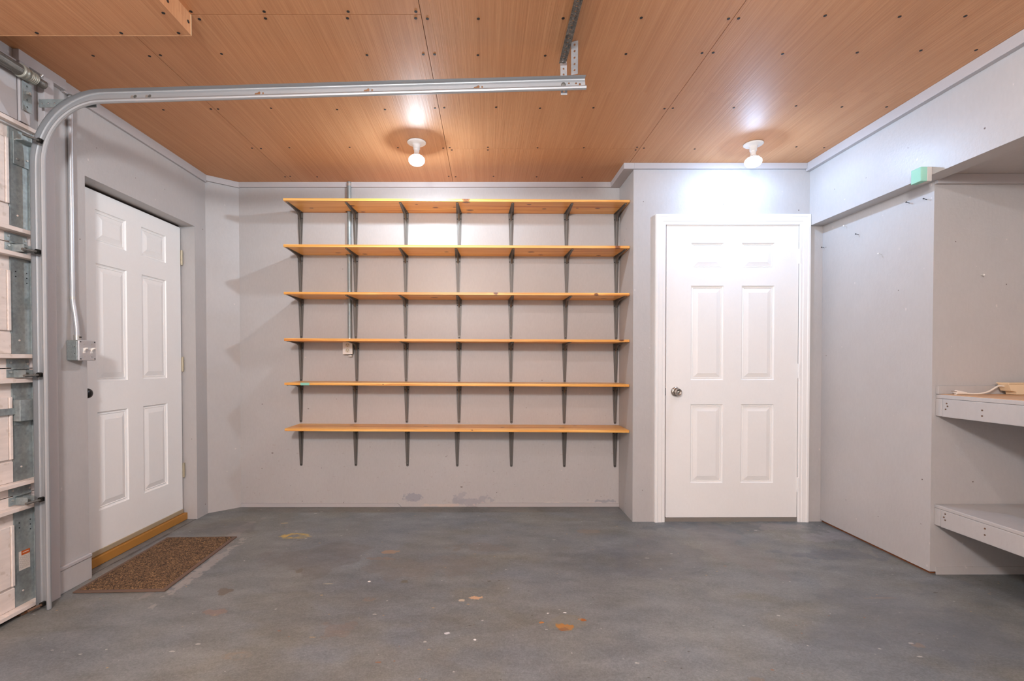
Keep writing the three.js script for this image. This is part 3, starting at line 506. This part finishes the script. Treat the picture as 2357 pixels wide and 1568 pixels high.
// ------------------------------------------------------------------ garage door in the left wall
const XG = -2.076;
{
  const gd = tag(group('garage_door', [0, 0, 0]), 'sectional garage door with cream panels and galvanised end stiles', 'garage door');
  const J = [0.02, 0.53, 1.09, 1.64, 2.165], Z0 = -0.27, Z1 = 2.195;
  const sections = [];
  for (let k = 0; k < 4; k++) {
    const y0 = J[k] + 0.002, y1 = J[k + 1] - 0.002;
    const s = mesh('section', bx(XG - 0.03, XG, y0, y1, Z0, Z1), M.cream, gd); sections.push(s);
    const lo = k === 0 ? y0 + 0.008 : y0 + 0.052, hi = k === 3 ? y1 - 0.006 : y1 - 0.052;
    mesh('rail', bx(XG, XG + 0.041, lo - 0.009, lo + 0.009, Z0, Z1, 0.002), M.cream, s);
    mesh('rail', bx(XG, XG + 0.041, hi - 0.009, hi + 0.009, Z0, Z1, 0.002), M.cream, s);
    const st = mesh('end_stile', bx(XG, XG + 0.006, lo + 0.0095, hi - 0.0095, 2.09, 2.178), M.galv, s);
    mesh('end_stile_flange', bx(XG, XG + 0.022, lo + 0.0095, hi - 0.0095, 2.1785, 2.1815), M.galv, s);
    mesh('panel_edge', bx(XG, XG + 0.014, lo + 0.11, hi - 0.07, 2.07, 2.084, 0.003), M.cream, s);
    mesh('raised_panel', bx(XG, XG + 0.01, lo + 0.11, hi - 0.07, 1.2, 2.069, 0.004), M.cream, s);
    mesh('corner_fill', bx(XG, XG + 0.008, lo + 0.0095, lo + 0.10, 1.2, 2.088, 0.003), M.cream, s);
    const hg = cyl(0.0028, 0.0028, 0.001, 8).rotateZ(Math.PI / 2);
    for (let q = 0; q < 3; q++) for (const d of [2.112, 2.163]) mesh('hole', hg, q === 2 && d < 2.13 ? M.bright : M.black, st).position.set(XG + 0.0064, hi - 0.07 - q * 0.022, -d);
    mesh('rivet', cyl(0.004, 0.004, 0.002, 8).rotateZ(Math.PI / 2), M.cream, st).position.set(XG + 0.0068, lo + 0.07, -2.125);
  }
  // hinges with roller shafts at the joints
  const shaft = (y, parent, x = -2.004, far = 2.15, near = 2.085, mat = M.oldzinc) => {
    mesh('roller_shaft', rod([x - 0.01, y - 0.002, -near], [x, y, -far], 0.0058, 10), mat, parent);
    mesh('roller', rod([x, y, -2.140], [x, y, -2.156], 0.0115, 16), M.black, parent);
  };
  for (const y of [J[1], J[2], J[3]]) {
    const h = mesh('hinge', bx(XG, XG + 0.004, y + 0.004, y + 0.04, 2.07, 2.17, 0.001), M.galv, gd);
    mesh('leaf', bx(XG, XG + 0.004, y - 0.04, y - 0.004, 2.07, 2.17, 0.001), M.galv, h);
    mesh('knuckle', rod([XG + 0.007, y, -2.09], [XG + 0.007, y, -2.165], 0.0055, 10), M.galv, h);
    mesh('carrier', bx(XG + 0.004, XG + 0.055, y - 0.040, y - 0.008, 2.100, 2.103), M.galv, h);
    mesh('carrier', bx(XG + 0.004, XG + 0.055, y - 0.040, y - 0.008, 2.132, 2.135), M.galv, h);
    const bolt = cyl(0.0048, 0.0048, 0.004, 8).rotateZ(Math.PI / 2);
    for (const [dy, d] of [[0.026, 2.085], [0.02, 2.16], [-0.016, 2.085], [-0.012, 2.16]]) mesh('bolt', bolt, M.bright, h).position.set(XG + 0.006, y + dy, -d);
    shaft(y - 0.03, h);
  }
  const top = mesh('top_bracket', bx(XG + 0.007, XG + 0.012, 1.985, 2.125, 2.105, 2.19, 0.001), M.galv, gd);
  mesh('flange', bx(XG + 0.007, XG + 0.035, 1.985, 2.115, 2.187, 2.1895), M.galv, top);
  mesh('ledge', bx(XG + 0.007, XG + 0.048, 2.09, 2.094, 2.11, 2.185), M.galv, top);
  for (const [y, d] of [[2.1, 2.125], [2.02, 2.165], [2.1, 2.17], [2.01, 2.12]]) mesh('bolt', cyl(0.0048, 0.0048, 0.004, 8).rotateZ(Math.PI / 2), M.bright, top).position.set(XG + 0.014, y, -d);
  shaft(2.102, top, -1.987, 2.15, 2.08);
  const bt = mesh('bottom_bracket', bx(XG + 0.001, XG + 0.03, 0.001, 0.018, 2.09, 2.19, 0.002), M.rust, gd);
  shaft(0.026, bt, -2.004, 2.15, 2.09, M.rust);
  mesh('bottom_seal', bx(XG - 0.03, XG + 0.012, 0.0005, 0.019, Z0, 2.088, 0.004), M.black, gd);
  const lk = mesh('latch_box', bx(XG + 0.006, XG + 0.041, 0.858, 0.952, 2.088, 2.172, 0.003), M.galv, gd);
  mesh('latch_bar', bx(XG + 0.012, XG + 0.02, 0.89, 0.918, 1.3, 2.088), M.galv, lk);
  mesh('latch_tab', bx(XG + 0.006, XG + 0.010, 0.952, 0.972, 2.095, 2.16), M.galv, lk); mesh('latch_tab', bx(XG + 0.006, XG + 0.010, 0.84, 0.858, 2.095, 2.16), M.galv, lk);
  // small sticker with an orange heading and fine print
  const cv = document.createElement('canvas'); cv.width = 128; cv.height = 256; const c = cv.getContext('2d');
  c.fillStyle = '#d8d0c8'; c.fillRect(0, 0, 128, 256); c.fillStyle = '#c45a1e'; c.fillRect(30, 0, 98, 60); c.fillStyle = '#efe6dc'; c.fillRect(44, 22, 70, 9); c.fillStyle = '#8a837d';
  for (let i = 0; i < 15; i++) for (let x = 8; x < 118; x += 9) if ((i * 7 + x) % 5) c.fillRect(x, 74 + i * 11, 7, 3.5);
  const ct = new THREE.CanvasTexture(cv); ct.colorSpace = THREE.SRGBColorSpace;
  const sp = new THREE.PlaneGeometry(0.052, 0.085).rotateY(Math.PI / 2); mesh('sticker', sp, std({ map: ct, roughness: 0.5 }), gd).position.set(XG + 0.0066, 0.235, -2.133);
}
// curved roller track: rolled C-profile swept up the wall, round the bend and along under the ceiling
{
  const g = tag(group('door_track'), 'galvanised roller track curving from the wall to under the ceiling', 'track');
  const path = [], R = 0.3, X0 = -2.004, ang = 0.0284;
  for (let i = 0; i <= 6; i++) path.push([X0, 0.002 + (2.003 - 0.002) * i / 6, 0, 1]);
  for (let i = 1; i <= 22; i++) { const a = i / 22 * (Math.PI / 2 - ang); path.push([X0 + R - R * Math.cos(a), 2.003 + R * Math.sin(a), Math.sin(a), Math.cos(a)]); }
  const [bxx, byy] = path[path.length - 1], L = 0.443 - bxx; for (let i = 1; i <= 8; i++) path.push([bxx + L * i / 8, byy + L * i / 8 * Math.tan(ang), Math.cos(ang), Math.sin(ang)]);
  const [ex, ey] = path[path.length - 1];
  // profile: (across, towards camera); across > 0 is the room side / underside
  const prof = []; const arc = (cx, cy, r, a0, a1, n) => { for (let i = 0; i <= n; i++) { const a = a0 + (a1 - a0) * i / n; prof.push([cx + r * Math.cos(a), cy + r * Math.sin(a)]); } };
  prof.push([-0.026, 0.030], [-0.0285, 0.026], [-0.0285, 0.012]); arc(-0.0225, 0.006, 0.006, Math.PI, Math.PI * 1.5, 3); prof.push([-0.012, 0.0015], [0.010, 0.0015]);
  arc(0.016, 0.008, 0.0075, -Math.PI / 2, 0, 3); arc(0.024, 0.020, 0.0095, -Math.PI * 0.6, Math.PI * 0.75, 6); prof.push([0.015, 0.024]);
  const pos = []; const P = (q, [s, t]) => { const nx = q[3], ny = -q[2]; return [q[0] + nx * s, q[1] + ny * s, -2.172 + t]; };
  const webK = prof.findIndex((p) => p[0] === -0.012), straight = path.length - 9;
  for (let i = 0; i < path.length - 1; i++) for (let k = 0; k < prof.length - 1; k++) { if (k === webK && i >= straight) continue; const a = P(path[i], prof[k]), b = P(path[i], prof[k + 1]), c = P(path[i + 1], prof[k + 1]), d = P(path[i + 1], prof[k]); pos.push(...a, ...c, ...b, ...a, ...d, ...c); }
  const ge = new THREE.BufferGeometry(); ge.setAttribute('position', new THREE.Float32BufferAttribute(pos, 3)); ge.computeVertexNormals();
  const tm = std({ color: 0xb3b5b7, roughness: 0.5, metalness: 0.6 }); tm.side = THREE.DoubleSide;
  mesh('rail', metreUV(ge), tm, g);
  const yAt = (x) => byy + (x - bxx) * Math.tan(ang);
  // key-shaped punched holes and bolts in the web
  const ks = new THREE.Shape(); ks.moveTo(-0.013, -0.006); ks.lineTo(0.008, -0.006); ks.quadraticCurveTo(0.014, -0.004, 0.013, 0.006); ks.quadraticCurveTo(0.01, 0.011, 0.004, 0.008); ks.quadraticCurveTo(0.002, 0.003, -0.008, 0.003); ks.quadraticCurveTo(-0.015, 0.002, -0.013, -0.006);
  // straight web plate with punched holes, set along the slope
  const LW = L / Math.cos(ang), web = new THREE.Shape([[0, -0.0105], [LW, -0.0105], [LW, 0.0125], [0, 0.0125]].map(([u, v]) => new THREE.Vector2(u, v)));
  const circle = (u, v, r) => { const h = new THREE.Path(); h.absarc(u, v, r, 0, Math.PI * 2, true); web.holes.push(h); };
  for (const x of [-1.03, -0.54, -0.045]) { const u = (x - bxx) / Math.cos(ang); web.holes.push(new THREE.Path(ks.getPoints(4).map((p) => new THREE.Vector2(p.x + u, p.y + 0.001)))); circle(u + 0.025, 0.002, 0.0045); }
  for (const [x, dy, r] of [[0.37, 0.007, 0.004], [0.402, 0.006, 0.0045], [0.419, 0.002, 0.005]]) circle((x - bxx) / Math.cos(ang), dy, r);
  const wg = new THREE.ExtrudeGeometry(web, { depth: 0.001, bevelEnabled: false, curveSegments: 6 }); wg.rotateZ(ang); wg.translate(bxx, byy, -2.171);
  mesh('web', metreUV(wg), tm, g);
  const kg = new THREE.ExtrudeGeometry(ks, { depth: 0.0006, bevelEnabled: false, curveSegments: 4 });
  for (const x of [-1.585, -1.52]) { const s = mesh('slot', kg, M.oldzinc, g); s.position.set(x, yAt(x) + 0.002, -2.1702); const b = mesh('bolt', cyl(0.0065, 0.0065, 0.006, 8).rotateX(Math.PI / 2), M.bright, g); b.position.set(x - 0.004, yAt(x), -2.168); }
  const eb = mesh('bolt', new THREE.SphereGeometry(0.0105, 14, 8).scale(1, 1, 0.5), M.oldzinc, g); eb.position.set(0.345, yAt(0.345) + 0.001, -2.169);
  for (const y of [0.3, 0.8, 1.4]) mesh('wall_bracket', bx(-2.051, -2.028, y - 0.02, y + 0.02, 2.1735, 2.2115, 0.001), M.galv, g);
}
// perforated angle iron that hangs the track end from the ceiling
function perforated(len, w, pitch, hr, th) {
  const s = new THREE.Shape([[0, -w / 2], [len, -w / 2], [len, w / 2], [0, w / 2]].map(([a, b]) => new THREE.Vector2(a, b)));
  for (let x = pitch / 2; x < len - hr; x += pitch) { const h = new THREE.Path(); h.absellipse(x, 0, hr, hr, 0, Math.PI * 2, true); s.holes.push(h); }
  return new THREE.ExtrudeGeometry(s, { depth: th, bevelEnabled: false, curveSegments: 4 });
}
{
  const h = tag(group('track_hanger'), 'perforated steel angle and straps holding the track end under the ceiling', 'hanger');
  // angle along depth: horizontal leg with holes, upright leg against the ceiling
  const leg = perforated(1.5, 0.03, 0.0254, 0.0042, 0.002).rotateX(Math.PI / 2).rotateY(Math.PI / 2); // length towards -z
  mesh('angle_leg', metreUV(leg), M.oldzinc, h).position.set(0.338, HC - 0.026, -0.66);
  mesh('angle_flange', bx(0.353, 0.3555, HC - 0.0265, HC - 0.0005, 0.66, 2.15), M.oldzinc, h);
  const strap = (a, b, w) => { const A = new THREE.Vector3(...a), B = new THREE.Vector3(...b), v = B.clone().sub(A); const g = perforated(v.length(), w, 0.0254, 0.0048, 0.002); g.translate(0, 0, -0.001); const m = mesh('strap', metreUV(g), M.zinc, h); const z = new THREE.Vector3(0, 0, 1); const xx = v.normalize(), yy = z.clone().cross(xx).normalize(), zz = xx.clone().cross(yy); m.quaternion.setFromRotationMatrix(new THREE.Matrix4().makeBasis(xx, yy, zz)); m.position.copy(A); return m; };
  strap([0.346, 2.476, -2.1765], [0.349, 2.322, -2.178], 0.029);
  strap([0.372, 2.474, -2.045], [0.391, 2.397, -2.150], 0.030);
}
// torsion spring tube and end bracket above the garage door
{
  const g = tag(group('torsion_spring', [-2.005, 2.372, 0]), 'round torsion spring tube with winding cone above the garage door', 'spring');
  const lathe = (pts) => new THREE.LatheGeometry(pts.map(([r, h]) => new THREE.Vector2(r, h)), 24).rotateX(-Math.PI / 2);
  const mt = std({ color: 0xa8a69a, roughness: 0.45, metalness: 0.5 });
  mesh('tube', lathe([[0.001, 0.3], [0.024, 0.3], [0.024, 2.075], [0.001, 2.075]]), M.oldzinc, g);
  mesh('collar', lathe([[0.001, 2.074], [0.029, 2.074], [0.0295, 2.083], [0.026, 2.085], [0.026, 2.093], [0.0275, 2.095], [0.0275, 2.105], [0.001, 2.105]]), mt, g);
  const co = [[0.001, 2.105]]; for (let i = 0; i <= 24; i++) co.push([0.0245 + 0.0018 * Math.cos(i / 24 * Math.PI * 10), 2.106 + 0.038 * i / 24]); co.push([0.001, 2.145]);
  mesh('coil', lathe(co), mt, g);
  mesh('shaft', lathe([[0.001, 2.145], [0.0185, 2.145], [0.0185, 2.19], [0.012, 2.191], [0.001, 2.191]]), M.oldzinc, g);
  mesh('set_screw', rod([0.012, 0.02, -2.16], [0.016, 0.032, -2.165], 0.005, 8), M.bright, g);
  const b = tag(group('corner_bracket'), 'perforated corner bracket and arm joining the track bend to the wall', 'bracket');
  mesh('plate', metreUV(perforated(0.125, 0.042, 0.03, 0.0045, 0.003).rotateZ(-Math.PI / 2).rotateY(Math.PI / 2)), M.galv, b).position.set(-2.024, 2.345, -2.127);
  mesh('arm', metreUV(perforated(0.26, 0.036, 0.028, 0.0045, 0.003)), M.galv, b).position.set(-2.02, 2.285, -2.182);
  mesh('flange', bx(-2.02, -1.76, 2.301, 2.3035, 2.1855, 2.208), M.galv, b);
  mesh('bolt', rod([-2.021, 2.30, -2.127], [-2.008, 2.30, -2.127], 0.006, 8), M.bright, b);
}

// ------------------------------------------------------------------ doormat
{
  const g = tag(group('doormat', [-1.797, 0, -2.667]), 'brown looped doormat with rubber border before the entry door', 'doormat'); g.rotation.y = 0.035;
  const W = 0.436, L = 0.722;
  mesh('border', new RoundedBoxGeometry(W, 0.007, L, 1, 0.0025).translate(0, 0.0036, 0), std({ color: 0x6d5648, roughness: 0.75 }), g);
  const nx = 96, nz = 160, pg = new THREE.PlaneGeometry(W - 0.04, L - 0.04, nx, nz).rotateX(-Math.PI / 2), p = pg.attributes.position;
  const h = new Float32Array(p.count), r = rng(9);
  for (let i = 0; i < p.count; i++) { const x = p.getX(i), z = p.getZ(i), e = Math.min(1, Math.min(W / 2 - 0.02 - Math.abs(x), L / 2 - 0.02 - Math.abs(z)) / 0.004); const row = Math.floor(z / 0.0085), q = Math.sin(z / 0.0085 * Math.PI * 2) * Math.sin((x / 0.011 + row * 0.5) * Math.PI * 2); p.setY(i, 0.0065 + e * (0.004 + 0.0022 * q + 0.0035 * (r() - 0.4))); p.setX(i, x + e * 0.0015 * (r() - 0.5)); }
  pg.computeVertexNormals();
  const ct = tex(512, 768, (u, v) => { const a = vnoise(u * 110, v * 170, 401), b = vnoise(u * 40, v * 80, 402), c = vnoise(u * 200, v * 260, 403); const k = 0.5 * a + 0.2 * b + 0.4 * c; return k > 0.72 ? [150, 116, 80] : k > 0.5 ? [110, 84, 58] : k > 0.36 ? [80, 60, 42] : [50, 38, 28]; });
  mesh('pile', pg, std({ map: ct, roughness: 0.95 }), g);
}

// ------------------------------------------------------------------ workbench in the right recess
{
  const wb = tag(group('workbench'), 'built-in grey painted workbench with lower shelf in the right recess', 'workbench');
  const X0 = 2.34, FZ = 2.455, N = -0.4;
  const benchTop = std({ color: 0xd2a67f, roughness: 0.55 });
  mesh('bench_top', bx(X0, 3.058, 0.924, 0.944, N, ZP - 0.002, 0.003), M.wall, wb);
  mesh('top_board', bx(X0 + 0.012, 3.056, 0.9435, 0.9465, N, ZP - 0.003), benchTop, wb);
  mesh('fascia', bx(X0, X0 + 0.038, 0.831, 0.9235, N, FZ, 0.003), M.wall, wb);
  mesh('cleat', bx(X0, 3.05, 0.833, 0.9235, FZ + 0.001, ZP - 0.001, 0.002), M.wall, wb);
  mesh('upstand', bx(X0, 3.05, 0.9465, 0.99, ZP - 0.016, ZP - 0.0005, 0.002), M.wall, wb);
  mesh('lower_shelf', bx(X0, 3.058, 0.352, 0.370, N, ZP - 0.002, 0.003), M.wall, wb);
  mesh('lower_fascia', bx(X0, X0 + 0.038, 0.261, 0.3515, N, FZ, 0.003), M.wall, wb);
  mesh('lower_cleat', bx(X0, 3.05, 0.263, 0.3515, FZ + 0.001, ZP - 0.001, 0.002), M.wall, wb);
  mesh('post', bx(X0 + 0.04, X0 + 0.13, 0, 0.9235, 0.4, 0.49), M.wall, wb);
  const sg = cyl(0.0042, 0.0042, 0.0016, 8).rotateZ(Math.PI / 2);
  for (const [y, d] of [[0.902, 2.43], [0.888, 2.425], [0.872, 2.435], [0.885, 2.255], [0.858, 2.255], [0.336, 2.43], [0.318, 2.437], [0.305, 2.43], [0.33, 2.235], [0.3, 2.235]]) mesh('screw', sg, M.rust, wb).position.set(X0 - 0.0004, y, -d);
  struct(mesh('baseboard_recess', bx(XP + 0.03, 3.05, 0, 0.04, ZP - 0.004, ZP), M.wall), 'thin grey skirting under the workbench');
  // almond fixture with its cord and plug lying on the bench
  const ps = tag(group('power_strip', [2.62, 0.9465, -2.42]), 'almond plastic power strip with white cord and plug on the workbench', 'power strip');
  const s = new THREE.Shape(); s.moveTo(0.045, 0.004); s.lineTo(0.38, 0.004); s.lineTo(0.38, 0.056); s.lineTo(0.0, 0.058); s.lineTo(0.002, 0.053); s.lineTo(0.018, 0.022); s.lineTo(0.043, 0.018); s.closePath();
  mesh('body', metreUV(new THREE.ExtrudeGeometry(s, { depth: 0.05, bevelEnabled: true, bevelThickness: 0.002, bevelSize: 0.002, bevelSegments: 2 }).translate(0, 0, -0.03)), M.almond, ps);
  mesh('lid', bx(-0.003, 0.385, 0.0565, 0.062, -0.028, 0.036, 0.002), M.almond, ps);
  mesh('foot', bx(0.06, 0.37, 0, 0.003, -0.015, 0.02), M.almond, ps);
  const cu = new THREE.CatmullRomCurve3([[0.006, 0.043, -0.005], [-0.02, 0.045, -0.004], [-0.045, 0.036, 0], [-0.08, 0.018, 0.004], [-0.12, 0.008, 0.006], [-0.16, 0.0058, 0.006], [-0.20, 0.0075, 0.004]].map((a) => new THREE.Vector3(...a)));
  mesh('cord', new THREE.TubeGeometry(cu, 40, 0.0042, 10), M.cord, ps);
  const pl = mesh('plug', rod([-0.195, 0.0085, 0.004], [-0.245, 0.0125, 0.0], 0.0065, 12, 0.0125), M.cord, ps);
  for (const [dy, dz] of [[0.005, 0.006], [0.005, -0.006], [-0.005, 0]]) mesh('prong', rod([-0.244, 0.0125 + dy, dz], [-0.262, 0.0135 + dy, dz], 0.0018, 6), M.nickel, pl);
}
// green and white foam block on the lower edge of the beam
{
  const f = tag(group('foam_block'), 'pale green foam bumper block stuck on the beam edge', 'foam block');
  mesh('green_foam', bx(2.172, 2.205, 2.02, 2.092, 2.405, 2.462, 0.003), std({ color: 0x9fd8c4, roughness: 0.9 }), f);
  mesh('white_foam', bx(2.205, XH, 2.02, 2.092, 2.405, 2.462, 0.003), std({ color: 0xcfcac4, roughness: 0.9 }), f);
}
// nails left in the partition and the recess end wall
{
  const nail = (x0, y, d, dir, label, white) => {
    const n = tag(group('nail', [x0, y, -d]), label, 'nail', 'nails left in the right partition'); const mt = white ? M.plastic : M.screw;
    const e = dir === 'x' ? [-0.022, 0.004, 0.006] : [-0.006, -0.003, 0.02];
    mesh('shank', rod([0.004 * (dir === 'x' ? 1 : 0), 0, dir === 'x' ? 0 : -0.004], e, 0.0016, 6), mt, n);
    mesh('head', rod(e, e.map((c) => c * 1.08), 0.0042, 8), mt, n);
  };
  nail(XP, 1.896, 3.301, 'x', 'small dark nail in the partition nearest the interior door');
  nail(XP, 1.906, 2.997, 'x', 'dark bent nail in the upper partition, left of the pale nails');
  nail(XP, 1.985, 2.638, 'x', 'dark nail high on the partition, left one of the close pair');
  nail(XP, 1.969, 2.534, 'x', 'dark nail high on the partition, nearest its outer corner');
  nail(XP, 1.986, 3.099, 'x', 'white painted nail just under the beam on the partition', true);
  nail(XP, 1.746, 2.823, 'x', 'white painted nail in the middle of the partition', true);
  nail(2.569, 1.566, ZP, 'z', 'pale nail in the recess end wall above the workbench', true);
}
renderer.render(scene, camera);
